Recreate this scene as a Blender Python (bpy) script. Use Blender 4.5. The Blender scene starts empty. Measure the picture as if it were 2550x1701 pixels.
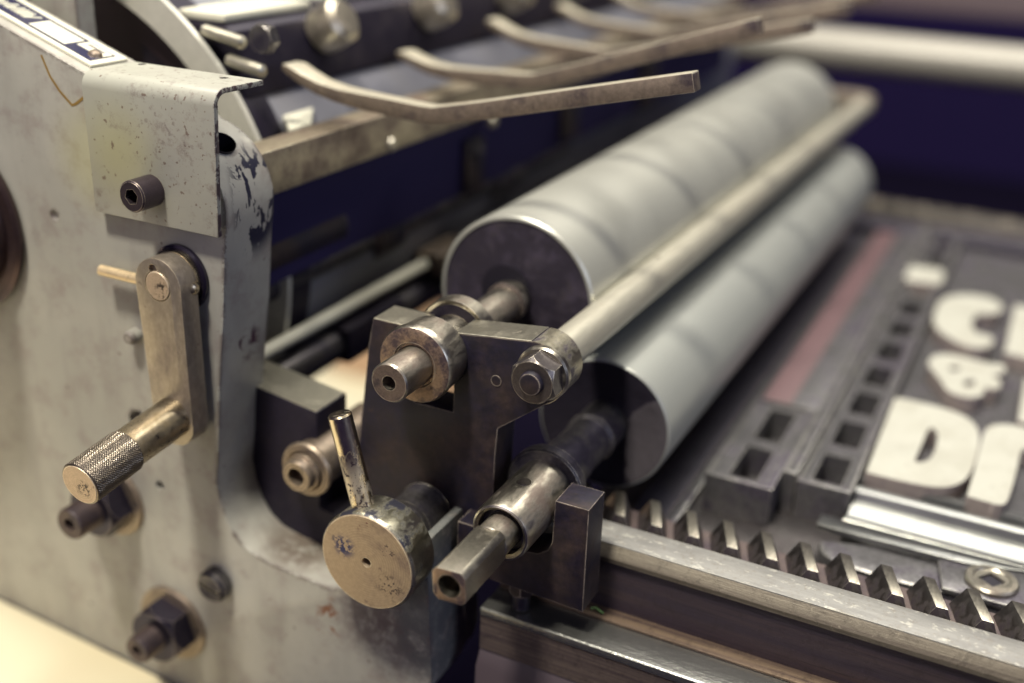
import bpy, bmesh, math, random
from mathutils import Vector, Matrix
random.seed(7)
sc = bpy.context.scene
COL = sc.collection
S = 0.001                                   # everything below is written in millimetres

# ------------------------------------------------------------------ camera
R = Matrix(((0.8938, 0.4469, 0.0368), (-0.2074, 0.3393, 0.9175), (0.3976, -0.8277, 0.396)))
r0 = R[0].normalized(); r2 = (R[2] - R[2].dot(r0) * r0).normalized(); r1 = r2.cross(r0)
RC = Matrix((r0, r1, r2))                   # world -> camera
FPX, PX, PY = 2801.0, 1275.0, 850.5         # focal length and centre on the 2550 x 1701 photograph
CAM = Vector((225.9, -471.9, 201.1))
cam = bpy.data.cameras.new('camera'); camo = bpy.data.objects.new('camera', cam); COL.objects.link(camo)
cam.sensor_width = 36.0; cam.lens = FPX / 2550.0 * 36.0
cam.clip_start = 0.01; cam.clip_end = 30.0
camo.matrix_world = Matrix.Translation(CAM * S) @ RC.transposed().to_4x4()
cam.dof.use_dof = True; cam.dof.focus_distance = 0.470; cam.dof.aperture_fstop = 2.7
cam.dof.aperture_blades = 0
sc.camera = camo

def ray(x, y): return RC.transposed() @ Vector(((x - PX) / FPX, -(y - PY) / FPX, -1.0))
def at(x, y, ax, v):                        # photograph point on a real plane of the press, in mm
    r = ray(x, y); i = 'XYZ'.index(ax); t = (v - CAM[i]) / r[i]; return CAM + r * t
def xz(x, y, Y): p = at(x, y, 'Y', Y); return (p.x, p.z)
def xy(x, y, Z): p = at(x, y, 'Z', Z); return (p.x, p.y)

# ------------------------------------------------------------------ world, exposure, lamps
w = bpy.data.worlds.new('World'); sc.world = w; w.use_nodes = True
bg = w.node_tree.nodes['Background']; bg.inputs[0].default_value = (0.30, 0.215, 0.74, 1); bg.inputs[1].default_value = 0.062
sc.view_settings.view_transform = 'Standard'; sc.view_settings.look = 'None'
sc.view_settings.exposure = 0.0; sc.view_settings.gamma = 1.0
sc.render.film_transparent = False
sc.cycles.max_bounces = 6; sc.cycles.glossy_bounces = 4; sc.cycles.diffuse_bounces = 3
sc.cycles.caustics_reflective = False; sc.cycles.caustics_refractive = False
sc.cycles.sample_clamp_indirect = 4.0

def lamp(name, frm, to, size, power, col, sy=None):
    l = bpy.data.lights.new(name, 'AREA'); l.energy = power; l.color = col; l.size = size
    if sy: l.shape = 'RECTANGLE'; l.size_y = sy
    o = bpy.data.objects.new(name, l); COL.objects.link(o)
    f = Vector(frm); d = Vector(to) - f
    o.location = f; o.rotation_euler = d.to_track_quat('-Z', 'Y').to_euler()
    return o
lamp('key_lamp', (-0.14, -0.92, 2.05), (0.0, 0.0, -0.05), 0.24, 62, (1.0, 0.94, 0.80))
for i_, (x_, y_, e_) in enumerate(((0.15, 1.5, 19), (0.75, 1.4, 19), (-0.5, 0.9, 12), (0.3, 0.3, 7), (-1.1, 0.0, 14))):
    lamp('ceiling_lamp', (x_, y_, 2.15), (0.0, 0.15, 0.0), 0.75 if i_ < 3 else 0.16, e_, (1.0, 0.955, 0.84))
lamp('overhead_fill', (-0.1, 0.1, 2.3), (0.0, 0.0, -0.1), 1.5, 22, (1.0, 0.95, 0.86), 1.5)  # large soft fill added overhead to brighten upward faces
lamp('front_fill', (-0.6, -2.6, 1.0), (0.0, 0.0, -0.05), 1.4, 12, (0.95, 0.86, 0.92))  # soft fill added in front to lift the shadows
lamp('side_fill', (2.4, -0.5, 0.9), (0.0, 0.0, -0.05), 1.2, 13, (0.72, 0.80, 1.0))  # cool fill added to tint right-hand faces bluish, no window there


# ------------------------------------------------------------------ mesh helpers
def new(): return bmesh.new()
def face(bm, vs):
    try: return bm.faces.new(vs)
    except ValueError: return None
def prism(bm, pts, a0, a1, ax='Y'):
    def P(u, v, a): return {'Y': (u, a, v), 'X': (a, u, v), 'Z': (u, v, a)}[ax]
    A = [bm.verts.new(P(u, v, a0)) for u, v in pts]; B = [bm.verts.new(P(u, v, a1)) for u, v in pts]
    n = len(pts); face(bm, A); face(bm, B[::-1])
    for i in range(n): face(bm, [A[i], B[i], B[(i + 1) % n], A[(i + 1) % n]])
    return bm
def box(bm, x0, x1, y0, y1, z0, z1): return prism(bm, [(x0, y0), (x1, y0), (x1, y1), (x0, y1)], z0, z1, 'Z')
def basis(d):
    d = Vector(d).normalized(); u = Vector((0, 0, 1)) if abs(d.z) < .9 else Vector((1, 0, 0))
    a = d.cross(u).normalized(); b = a.cross(d).normalized(); return d, a, b
def lathe(bm, prof, c=(0, 0, 0), d=(0, 1, 0), seg=64):
    d, a, b = basis(d); c = Vector(c); rings = []
    for t, r in prof:
        if r < 1e-6: rings.append([bm.verts.new(c + d * t)])
        else: rings.append([bm.verts.new(c + d * t + (a * math.cos(2 * math.pi * k / seg) + b * math.sin(2 * math.pi * k / seg)) * r) for k in range(seg)])
    for A, B in zip(rings, rings[1:]):
        for k in range(seg):
            k2 = (k + 1) % seg
            if len(A) == 1 and len(B) == 1: continue
            if len(A) == 1: face(bm, [A[0], B[k], B[k2]])
            elif len(B) == 1: face(bm, [A[k], B[0], A[k2]])
            else: face(bm, [A[k], B[k], B[k2], A[k2]])
    return bm
def cyl(bm, c, d, L, r, ch=0.5, seg=64):
    return lathe(bm, [(0, 0), (0, r - ch), (ch, r), (L - ch, r), (L, r - ch), (L, 0)], c, d, seg)
def hexa(bm, c, d, L, r, rot=0.0):
    """hexagon nut with rounded-off front corners"""
    d, a, b = basis(d); c = Vector(c); n = 48; f = r * math.cos(math.pi / 6)
    rows = [(0, 1.0), (L * 0.86, 1.0), (L, 0.86)]; R_ = []
    for t, s in rows:
        ring = []
        for k in range(n):
            an = 2 * math.pi * k / n
            m = (an % (math.pi / 3)) - math.pi / 6
            rr = f / math.cos(m)
            rr = min(rr, r) if s == 1.0 else min(rr, f * 0.97)
            tt = t
            if s == 1.0 and t > 0: tt = L * (1.0 - 0.9 * max(0, (rr - f) / (r - f)) * 0.26 - 0.02)
            ring.append(bm.verts.new(c + d * tt + (a * math.cos(an + rot) + b * math.sin(an + rot)) * rr))
        R_.append(ring)
    for A, B in zip(R_, R_[1:]):
        for k in range(n): face(bm, [A[k], B[k], B[(k + 1) % n], A[(k + 1) % n]])
    face(bm, R_[0][::-1]); face(bm, R_[-1]); return bm
def sweep(bm, path, prof, up=(0, 1, 0)):
    """sweep a closed profile [(u,v)] along a path; u runs along up, v across"""
    rings = []; up = Vector(up); path = [Vector(p) for p in path]
    for i, p in enumerate(path):
        t = (path[min(i + 1, len(path) - 1)] - path[max(i - 1, 0)]).normalized(); v = t.cross(up).normalized(); u = v.cross(t)
        pr = prof(i / (len(path) - 1)) if callable(prof) else prof
        rings.append([bm.verts.new(p + u * a + v * b) for a, b in pr])
    n = len(rings[0])
    for A, B in zip(rings, rings[1:]):
        for k in range(n): face(bm, [A[k], A[(k + 1) % n], B[(k + 1) % n], B[k]])
    face(bm, rings[0][::-1]); face(bm, rings[-1]); return bm
def tube(bm, path, r, seg=24):
    return sweep(bm, path, [(r * math.cos(2 * math.pi * k / seg), r * math.sin(2 * math.pi * k / seg)) for k in range(seg)])
def bev(bm, wd, seg=2, ang=35):
    bmesh.ops.recalc_face_normals(bm, faces=bm.faces[:])
    es = [e for e in bm.edges if len(e.link_faces) == 2 and e.calc_face_angle(0) > math.radians(ang)]
    if es: bmesh.ops.bevel(bm, geom=es, offset=wd, segments=seg, profile=0.6, affect='EDGES', clamp_overlap=True)
    return bm
def to_mesh(name, bm, origin):
    bmesh.ops.recalc_face_normals(bm, faces=bm.faces[:])
    me = bpy.data.meshes.new(name)
    o = Vector(origin)
    for v in bm.verts: v.co = (v.co - o) * S
    bm.to_mesh(me); bm.free()
    for p in me.polygons: p.use_smooth = True
    me.set_sharp_from_angle(angle=math.radians(32))
    return me
def part(name, bm, mat, parent=None, origin=None):
    """one mesh object; origin in mm (world)"""
    if origin is None:
        xs = [v.co for v in bm.verts]
        origin = tuple((min(c[i] for c in xs) + max(c[i] for c in xs)) / 2 for i in range(3))
    me = to_mesh(name, bm, origin); me.materials.append(mat)
    o = bpy.data.objects.new(name, me); COL.objects.link(o)
    if parent:
        o.parent = parent; base = Vector((0, 0, 0)); q = parent
        while q: base = base + Vector(q.location); q = q.parent
        o.location = Vector(origin) * S - base
    else: o.location = Vector(origin) * S
    return o
def cut(o, *bms):
    """subtract real holes"""
    base = Vector((0, 0, 0)); q = o
    while q: base = base + Vector(q.location); q = q.parent
    bpy.context.view_layer.update()
    temps = []
    for b in bms:
        me = to_mesh('cutter', b, tuple(base / S)); t = bpy.data.objects.new('cutter', me); COL.objects.link(t); t.location = base
        m = o.modifiers.new('hole', 'BOOLEAN'); m.operation = 'DIFFERENCE'; m.solver = 'EXACT'; m.object = t; temps.append(t)
    bpy.context.view_layer.update()
    ev = o.evaluated_get(bpy.context.evaluated_depsgraph_get())
    me = bpy.data.meshes.new_from_object(ev); old = o.data
    o.modifiers.clear(); o.data = me; me.name = old.name
    for t in temps: bpy.data.objects.remove(t)
    for p in me.polygons: p.use_smooth = True
    me.set_sharp_from_angle(angle=math.radians(32))
    return o
def tag(o, label, cat, group=None, kind=None):
    if label: o['label'] = label
    if cat: o['category'] = cat
    if group: o['group'] = group
    if kind: o['kind'] = kind
    return o
def thing(name, label, cat, loc, group=None):
    o = bpy.data.objects.new(name, None); o.empty_display_size = 0.01; COL.objects.link(o)
    o.location = Vector(loc) * S
    return tag(o, label, cat, group)
def copy_thing(src, delta, label):
    c = src.copy(); COL.objects.link(c); c.location = src.location + Vector(delta) * S; c['label'] = label
    for ch in list(src.children):
        d = ch.copy(); COL.objects.link(d); d.parent = c
        for g in list(ch.children):
            e = g.copy(); COL.objects.link(e); e.parent = d
    return c

# ------------------------------------------------------------------ materials
class N:
    def __init__(s, name):
        s.m = bpy.data.materials.new(name); s.m.use_nodes = True; s.t = s.m.node_tree; s.t.nodes.clear()
        s.out = s.n('ShaderNodeOutputMaterial'); s.b = s.n('ShaderNodeBsdfPrincipled'); s.l(s.b.outputs[0], s.out.inputs[0])
        s.co = s.n('ShaderNodeTexCoord').outputs['Object']
    def n(s, t, **k):
        x = s.t.nodes.new(t)
        for a, v in k.items(): setattr(x, a, v)
        return x
    def l(s, a, b): s.t.links.new(a, b)
    def set(s, sock, v):
        if hasattr(v, 'is_linked') or isinstance(v, bpy.types.NodeSocket): s.l(v, sock)
        else: sock.default_value = v
    def mapc(s, scale=(1, 1, 1), loc=(0, 0, 0), rot=(0, 0, 0)):
        m = s.n('ShaderNodeMapping'); s.l(s.co, m.inputs[0]); m.inputs['Scale'].default_value = scale; m.inputs['Location'].default_value = loc; m.inputs['Rotation'].default_value = rot
        return m.outputs[0]
    def noise(s, scale, detail=5, rough=.6, vec=None, dist=0.0):
        x = s.n('ShaderNodeTexNoise'); s.l(vec or s.co, x.inputs['Vector']); x.inputs['Scale'].default_value = scale
        x.inputs['Detail'].default_value = detail; x.inputs['Roughness'].default_value = rough; x.inputs['Distortion'].default_value = dist
        return x.outputs['Fac']
    def ramp(s, v, a, b, lo=0.0, hi=1.0):
        x = s.n('ShaderNodeMapRange'); x.interpolation_type = 'SMOOTHSTEP'; s.l(v, x.inputs[0])
        x.inputs[1].default_value = a; x.inputs[2].default_value = b; x.inputs[3].default_value = lo; x.inputs[4].default_value = hi
        return x.outputs[0]
    def mth(s, op, a, b=0.0):
        x = s.n('ShaderNodeMath', operation=op); s.set(x.inputs[0], a); s.set(x.inputs[1], b); return x.outputs[0]
    def mix(s, f, a, b):
        x = s.n('ShaderNodeMix', data_type='RGBA'); s.set(x.inputs[0], f)
        for i, c in ((6, a), (7, b)):
            if isinstance(c, tuple): x.inputs[i].default_value = (*c, 1)
            else: s.l(c, x.inputs[i])
        return x.outputs[2]
    def mixf(s, f, a, b):
        x = s.n('ShaderNodeMix', data_type='FLOAT'); s.set(x.inputs[0], f); s.set(x.inputs[2], a); s.set(x.inputs[3], b); return x.outputs[0]
    def bump(s, h, strength=.3, dist=.0003):
        x = s.n('ShaderNodeBump'); s.l(h, x.inputs['Height']); x.inputs['Strength'].default_value = strength; x.inputs['Distance'].default_value = dist
        s.l(x.outputs[0], s.b.inputs['Normal']); return x
    def edge(s, radius, lo=.02, hi=.2):
        """mask on real edges, for wear, chips and painted highlights"""
        x = s.n('ShaderNodeBevel', samples=4); x.inputs[0].default_value = radius * S
        g = s.n('ShaderNodeNewGeometry'); d = s.n('ShaderNodeVectorMath', operation='DOT_PRODUCT'); s.l(x.outputs[0], d.inputs[0]); s.l(g.outputs['Normal'], d.inputs[1])
        return s.ramp(s.mth('SUBTRACT', 1.0, d.outputs['Value']), lo, hi)
    def spot(s, c, r, soft=.6, squash=(1, 1, 1)):
        """mask round a point given in object space (mm)"""
        v = s.n('ShaderNodeVectorMath', operation='SUBTRACT'); s.l(s.co, v.inputs[0]); v.inputs[1].default_value = tuple(a * S for a in c)
        v2 = s.n('ShaderNodeVectorMath', operation='MULTIPLY'); s.l(v.outputs[0], v2.inputs[0]); v2.inputs[1].default_value = squash
        q = s.n('ShaderNodeVectorMath', operation='LENGTH'); s.l(v2.outputs[0], q.inputs[0])
        return s.ramp(q.outputs['Value'], r * S * soft, r * S, 1.0, 0.0)
    def fin(s, col, rough, metal=0.0, spec=None):
        s.set(s.b.inputs['Roughness'], rough); s.set(s.b.inputs['Metallic'], metal)
        if isinstance(col, tuple): s.b.inputs['Base Color'].default_value = (*col, 1)
        else: s.l(col, s.b.inputs['Base Color'])
        if spec is not None: s.b.inputs['Specular IOR Level'].default_value = spec
        return s.m

def steel(name, c1, c2, scale=120, lo=.45, hi=.62, r1=.28, r2=.55, m1=1.0, m2=.5, edge=None, er=.5, stretch=(1, 1, 1), fine=.12, rings=None, bump=.12, spots=None):
    k = N(name); v = k.mapc(stretch)
    n1 = k.noise(scale, 6, .65, v); n2 = k.noise(scale * 9, 4, .7, v); n3 = k.noise(scale * .22, 3, .5)
    f = k.ramp(k.mth('ADD', k.mth('MULTIPLY', n1, .7), k.mth('MULTIPLY', n3, .3)), lo, hi)
    speck = k.ramp(k.noise(scale * 3.2, 3, .6), .66, .74)
    f2 = k.mth('MAXIMUM', f, k.mth('MULTIPLY', speck, .8))
    col = k.mix(f2, c1, c2)
    var = k.ramp(n2, .3, .75, 1 - fine, 1 + fine)
    hs = k.n('ShaderNodeHueSaturation'); k.l(col, hs.inputs['Color']); k.l(var, hs.inputs['Value']); col = hs.outputs[0]
    if rings:
        wv = k.n('ShaderNodeTexWave', wave_type='RINGS', rings_direction='Y'); k.l(k.co, wv.inputs['Vector']); wv.inputs['Scale'].default_value = rings
        wv.inputs['Distortion'].default_value = .5; wv.inputs['Detail'].default_value = 4; wv.inputs['Detail Scale'].default_value = 60.0
        rg = k.mth('MULTIPLY', k.ramp(wv.outputs['Fac'], .7, 1.0), k.ramp(k.noise(60, 3, .5), .35, .6)); col = k.mix(k.mth('MULTIPLY', rg, .32), col, tuple(a * .42 for a in c1))
    if spots:
        for c, r, cc, th in spots:
            msk = k.mth('MULTIPLY', k.spot(c, r, .3), k.ramp(k.noise(420, 4, .7), th, th + .06)); col = k.mix(msk, col, cc)
    if edge:
        e = k.mth('MULTIPLY', k.edge(er, .006, .07), k.ramp(k.noise(scale * 2.5, 4, .7), .3, .6)); col = k.mix(e, col, edge)  # lighter edges: wear plus edge highlights put into the colour
        f2 = k.mth('MULTIPLY', f2, k.mth('SUBTRACT', 1.0, e))
    scr = k.noise(900, 3, .6, k.mapc((.12, 3.0, .12)))
    k.bump(k.mth('ADD', k.mth('ADD', k.mth('MULTIPLY', n2, .4), k.mth('MULTIPLY', scr, .35)), k.mth('MULTIPLY', f2, -.7)), bump, .0004)
    return k.fin(col, k.mth('ADD', k.mixf(f2, r1, r2), k.mth('MULTIPLY', k.mth('SUBTRACT', n2, .5), .12)), k.mixf(f2, m1, m2))

CREAM = (.62, .57, .46); GRIME = (.030, .022, .040)
M = {}
M['steel'] = steel('worn_steel', (.50, .465, .385), (.19, .15, .125), 85, .49, .66, .30, .48, bump=.05, edge=(.9, .86, .74), stretch=(1, .35, 1))
M['steel_bright'] = steel('bright_steel', (.60, .56, .46), (.26, .21, .17), 70, .52, .70, .27, .42, bump=.045, edge=(.95, .9, .8), stretch=(1, .25, 1))
M['steel_flat'] = steel('ground_steel', (.56, .53, .43), (.20, .17, .13), 60, .52, .78, .36, .5, edge=(.9, .87, .72), stretch=(1, 1, 1), fine=.08)
M['iron'] = steel('blackened_iron', (.008, .006, .019), (.040, .024, .020), 32, .42, .64, .55, .68, m1=.1, m2=.05, edge=(.50, .42, .34), er=.8, fine=.35, bump=.3)
M['iron_deep'] = steel('dark_cast_iron', (.016, .012, .026), (.030, .022, .030), 60, .5, .7, .5, .7, m1=.3, m2=.1, fine=.3, bump=.4)
M['iron_ink'] = steel('ink_stained_iron', (.15, .14, .14), (.03, .025, .045), 60, .40, .62, .36, .5, m1=.8, m2=.5, edge=(.75, .7, .58), fine=.3)
M['rod'] = steel('polished_rod', (.60, .57, .47), (.46, .40, .30), 40, .52, .8, .38, .46, m1=.6, m2=.5, bump=.02, fine=.06, stretch=(1, .15, 1))
M['bronze'] = steel('browned_steel', (.27, .215, .165), (.05, .038, .045), 90, .52, .66, .42, .55, m1=.75, m2=.4, edge=(.88, .72, .52), er=.7, fine=.22)
M['nut'] = steel('dark_oiled_nut', (.040, .034, .052), (.018, .014, .026), 60, .5, .7, .3, .45, m1=.7, m2=.5, edge=(.5, .42, .35), er=.5)
M['nut2'] = steel('grey_bolt_steel', (.13, .115, .115), (.05, .038, .045), 80, .5, .7, .3, .45, m1=.8, m2=.5, edge=(.75, .68, .55), er=.6)
M['stud'] = steel('rusty_stud', (.10, .072, .065), (.035, .026, .035), 90, .45, .7, .45, .6, m1=.5, m2=.3)
M['end_brown'] = steel('brown_shaft_end', (.17, .13, .115), (.06, .045, .05), 140, .5, .66, .4, .5, m1=.6, m2=.4, edge=(.7, .6, .48), er=.7, rings=420, fine=.2)
M['square'] = steel('square_drive_steel', (.44, .41, .34), (.24, .20, .17), 90, .52, .74, .32, .44, edge=(.9, .84, .66), er=.7, bump=.04)
M['brass'] = steel('brass', (.80, .62, .38), (.5, .38, .22), 60, .6, .8, .36, .45, m1=.5, edge=(.95, .8, .5))
M['crank'] = steel('crank_steel', (.38, .325, .265), (.17, .13, .115), 55, .5, .72, .40, .5, m1=.7, m2=.45, edge=(.85, .72, .50), er=.6, stretch=(1, 1, .5), fine=.16)
M['grip_neck'] = steel('oily_steel', (.50, .43, .31), (.26, .19, .10), 45, .5, .68, .28, .4, bump=.04, edge=(.8, .7, .5))
M['turned'] = steel('turned_face', (.44, .34, .235), (.23, .165, .13), 70, .50, .70, .48, .6, m1=.55, m2=.4, edge=(.95, .85, .62), er=.8, rings=260, fine=.1,
                    spots=[((-11.5, -130, 4.5), 7.5, (.035, .04, .12), .44), ((-15.5, -130, 7), 3, (.04, .04, .09), .5), ((12, -130, -9), 9, (.07, .05, .05), .52), ((-1, -130, 19), 6, (.14, .04, .05), .57), ((11, -130, 9), 6, (.1, .07, .07), .56)])
M['turned_grip'] = steel('turned_grip_end', (.56, .43, .31), (.30, .21, .16), 60, .6, .8, .45, .5, m1=.5, m2=.4, edge=(.95, .82, .6), er=.6, rings=300, spots=[((2.5, -1, -1.5), 6, (.05, .035, .03), .5)])
M['ring_face'] = steel('ring_face', (.36, .255, .18), (.08, .055, .06), 100, .46, .58, .42, .5, m1=.7, m2=.35, edge=(.92, .8, .62), er=.6, fine=.2)
M['black'] = N('black_oil').fin((.012, .009, .018), .22, 0.0)
M['hole'] = N('hole_dark').fin((.006, .004, .012), .6, 0.0)  # near-black, shade inside holes put into the colour

def paint():
    k = N('grey_green_paint')
    big = k.noise(9, 5, .6); mid = k.noise(55, 6, .7); fine = k.noise(420, 3, .6)
    col = k.mix(k.ramp(big, .36, .64), (.35, .34, .30), (.42, .405, .355))
    col = k.mix(k.mth('MULTIPLY', k.ramp(mid, .46, .70), .50), col, (.23, .18, .165))
    vert = k.noise(34, 5, .6, k.mapc((1.6, 1, .28)))
    col = k.mix(k.mth('MULTIPLY', k.ramp(vert, .46, .72), .45), col, (.24, .22, .20))
    col = k.mix(k.mth('MULTIPLY', k.ramp(k.noise(230, 2, .5), .72, .77), .75), col, (.10, .065, .06))
    col = k.mix(k.mth('MULTIPLY', k.spot((-156, -112, 70), 34, .2), .40), col, (.42, .40, .16))
    # grime and rust on the foot, under the turned knob (object space = world mm)
    foot = k.mth('MULTIPLY', k.spot((0, -112, -116), 52, .25, (1, .5, 1)), k.ramp(k.noise(110, 8, .8), .34, .56))
    col = k.mix(k.mth('MULTIPLY', foot, .85), col, (.085, .055, .065))
    rust = k.mth('MULTIPLY', k.spot((-38, -112, -138), 15, .3, (1.6, 1, .7)), k.ramp(k.noise(150, 4, .6, None, 1.0), .54, .6)); col = k.mix(rust, col, (.20, .075, .035))
    dirt = k.mth('MULTIPLY', k.spot((-66, -90, -113), 28, .3), k.ramp(k.noise(120, 7, .75), .36, .54)); col = k.mix(k.mth('MULTIPLY', dirt, .8), col, (.12, .085, .06))
    # dark chips along real edges and scuffs on the side of the casting
    e = k.edge(3.6, .008, .06)
    ch = k.mth('MULTIPLY', e, k.ramp(k.noise(80, 7, .8), .47, .51))
    sc1 = k.mth('MULTIPLY', k.spot((-84, -90, 58), 25, .6, (1, 1.25, .8)), k.ramp(k.noise(78, 5, .62, k.mapc((1, 1.2, .6), (.9, .1, .2), (.5, 0, 0)), .35), .52, .53))
    sc2 = k.mth('MULTIPLY', k.spot((-92, -94, -12), 12, .4, (1, 1, 1)), k.ramp(k.noise(130, 5, .66, k.mapc((1, 1, 1), (.7, .1, .2)), 1.4), .52, .55))
    sc3 = k.mth('MULTIPLY', k.spot((20, -92, -108), 52, .6, (1.6, 1, .8)), k.ramp(k.noise(85, 8, .8), .38, .50))
    chips = k.mth('MAXIMUM', k.mth('MAXIMUM', ch, sc1), sc2)
    col = k.mix(k.mth('MULTIPLY', ch, .9), col, (.10, .07, .065))
    col = k.mix(sc1, col, (.012, .012, .035)); col = k.mix(sc2, col, (.05, .012, .035)); col = k.mix(k.mth('MULTIPLY', sc3, .75), col, (.11, .12, .125))
    h = k.mth('ADD', k.mth('MULTIPLY', k.noise(60, 3, .5), .6), k.mth('MULTIPLY', fine, .12)); h = k.mth('SUBTRACT', h, k.mth('MULTIPLY', chips, .5))
    k.bump(h, .35, .0012)
    return k.fin(col, k.mth('ADD', .36, k.mth('MULTIPLY', mid, .22)), 0.0, .5)
M['paint'] = paint()
def cover_paint():
    k = N('cover_plate_paint')
    col = k.mix(k.ramp(k.noise(14, 4, .6), .35, .65), (.42, .42, .36), (.365, .355, .31))
    col = k.mix(k.mth('MULTIPLY', k.spot((-20, 0, -2), 36, .1), .85), col, (.43, .41, .20))
    col = k.mix(k.mth('MULTIPLY', k.ramp(k.noise(75, 7, .75), .53, .68), .6), col, (.20, .155, .135))
    col = k.mix(k.mth('MULTIPLY', k.ramp(k.noise(380, 2, .5), .66, .71), .75), col, (.14, .08, .06))
    col = k.mix(k.mth('MULTIPLY', k.spot((10, 0, 12), 40, .1, (1, 1, 1)), k.mth('MULTIPLY', k.ramp(k.noise(260, 5, .7), .55, .64), .65)), col, (.15, .10, .10))
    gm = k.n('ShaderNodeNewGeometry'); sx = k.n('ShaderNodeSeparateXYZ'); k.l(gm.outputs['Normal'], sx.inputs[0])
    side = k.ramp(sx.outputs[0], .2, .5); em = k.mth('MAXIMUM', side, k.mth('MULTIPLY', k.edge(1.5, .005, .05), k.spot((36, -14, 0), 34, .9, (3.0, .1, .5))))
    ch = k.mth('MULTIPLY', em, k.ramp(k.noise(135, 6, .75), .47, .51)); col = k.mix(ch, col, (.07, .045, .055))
    k.bump(k.noise(240, 4, .5), .14, .0005)
    return k.fin(col, k.mth('ADD', .26, k.mth('MULTIPLY', k.noise(75, 4, .6), .24)), 0.0, .5)
M['cover'] = cover_paint()
def roller(name, c1, c2, streak):
    k = N(name); n = k.noise(12, 4, .6, k.mapc((1, .8, 1))); 
    smudge = k.ramp(k.noise(22, 3, .5, k.mapc((.7, 1.0, .7), (.2, .3, 0))), .55, .75)
    col = k.mix(k.mth('MULTIPLY', k.ramp(n, .4, .7), .5), c1, c2); col = k.mix(k.mth('MULTIPLY', smudge, streak), col, tuple(a * .62 for a in c2))
    k.bump(k.noise(900, 3, .6), .05, .0002)
    return k.fin(col, k.mth('ADD', .30, k.mth('MULTIPLY', n, .14)), .5)
M['roller'] = roller('pale_roller', (.50, .50, .45), (.44, .44, .40), .4)
M['roller2'] = roller('glossy_roller', (.49, .505, .47), (.44, .455, .43), .15)
def end_cap(name, base, patch, pr):
    k = N(name); f = k.mth('MULTIPLY', k.ramp(k.noise(60, 6, .65), *pr), 1.0)
    col = k.mix(f, base, patch); col = k.mix(k.mth('MULTIPLY', k.ramp(k.noise(260, 4, .7), .6, .7), .5), col, tuple(a * 1.8 for a in base))
    col = k.mix(k.mth('MULTIPLY', k.ramp(k.noise(28, 6, .75), .46, .62), .7), col, tuple(a * 2.4 for a in base)); k.bump(k.noise(160, 5, .7), .5, .0010); return k.fin(col, .5, .15)
M['cap1'] = end_cap('dark_roller_end', (.032, .026, .040), (.062, .052, .058), (.5, .7))
def crust():
    k = N('crusted_roller_end'); m = k.ramp(k.mth('ADD', k.spot((26, 0, -8), 27, .3, (1, 1, .55)), k.mth('MULTIPLY', k.noise(70, 5, .6), .8)),   1.04, 1.14)
    col = k.mix(m, (.020, .016, .028), (.085, .075, .086)); k.bump(k.mth('ADD', k.noise(120, 5, .7), m), .5, .0012); return k.fin(col, .6, .1)
M['cap2'] = crust()
def rail_mat():
    k = N('rail_steel'); s = k.noise(90, 6, .75, k.mapc((.12, 1, 1))); g = k.noise(110, 6, .75)
    col = k.mix(k.ramp(s, .3, .7), (.28, .275, .26), (.18, .175, .17)); col = k.mix(k.mth('MULTIPLY', k.ramp(g, .55, .75), .22), col, (.2, .16, .11))
    e = k.mth('MULTIPLY', k.edge(.8), k.ramp(g, .45, .65)); col = k.mix(e, col, (.62, .58, .45))
    sp = k.ramp(k.noise(420, 6, .85), .53, .64); col = k.mix(k.mth('MULTIPLY', sp, .5), col, (.16, .13, .10)); fl = k.ramp(k.noise(240, 4, .8, k.mapc((.5, 1, 1), (.3, 0, 0))), .56, .66); col = k.mix(k.mth('MULTIPLY', fl, .5), col, (.62, .6, .52))
    k.bump(k.mth('ADD', k.noise(300, 4, .7, k.mapc((.1, 1, 1))), k.noise(500, 4, .8)), .25, .0005); return k.fin(col, k.mixf(k.ramp(g, .4, .7), .42, .55), .3)
M['rail'] = rail_mat()
def grained(name, c1, c2, sc, rough, metal, speck=.4):
    k = N(name); n = k.noise(sc, 6, .65, k.mapc((.022, 1, 1))); n2 = k.noise(sc * 3, 4, .7, k.mapc((.03, 1, 1)))
    col = k.mix(k.ramp(n, .35, .65), c1, c2); col = k.mix(k.mth('MULTIPLY', k.ramp(n2, .55, .7), .6), col, tuple(a * .35 for a in c1))
    col = k.mix(k.mth('MULTIPLY', k.ramp(k.noise(190, 6, .85), .51, .62), speck), col, tuple(a * .4 for a in c2)); col = k.mix(k.mth('MULTIPLY', k.ramp(k.noise(430, 4, .85), .60, .70), speck), col, tuple(min(1, a * 2.4) for a in c1))
    k.bump(k.mth('ADD', n2, k.noise(400, 4, .8)), .35, .0006); return k.fin(col, rough, metal)
M['wood'] = grained('brown_grained_side', (.13, .10, .085), (.065, .048, .05), 620, .5, .15)
M['rail_side'] = grained('dark_rail_side', (.035, .025, .038), (.062, .042, .045), 250, .5, .2)
M['ledge'] = grained('polished_ledge', (.40, .40, .38), (.30, .30, .29), 60, .26, .9, .15)
M['brass_strip'] = grained('brass_strip', (.21, .15, .10), (.09, .06, .055), 300, .5, .4)
M['rail_bevel'] = grained('tan_rail_bevel', (.19, .165, .125), (.11, .09, .07), 260, .5, .3)
M['purple_base'] = N('base_side').fin((.062, .045, .055), .6, 0)
M['tooth'] = steel('rack_tooth', (.20, .18, .17), (.06, .048, .058), 140, .46, .62, .36, .5, edge=(.85, .8, .66), er=.4)
M['alu'] = steel('aluminium', (.25, .255, .25), (.13, .13, .14), 40, .46, .66, .30, .42, m1=.95, m2=.8, stretch=(.15, 1, 1), edge=(.95, .93, .82))
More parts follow.
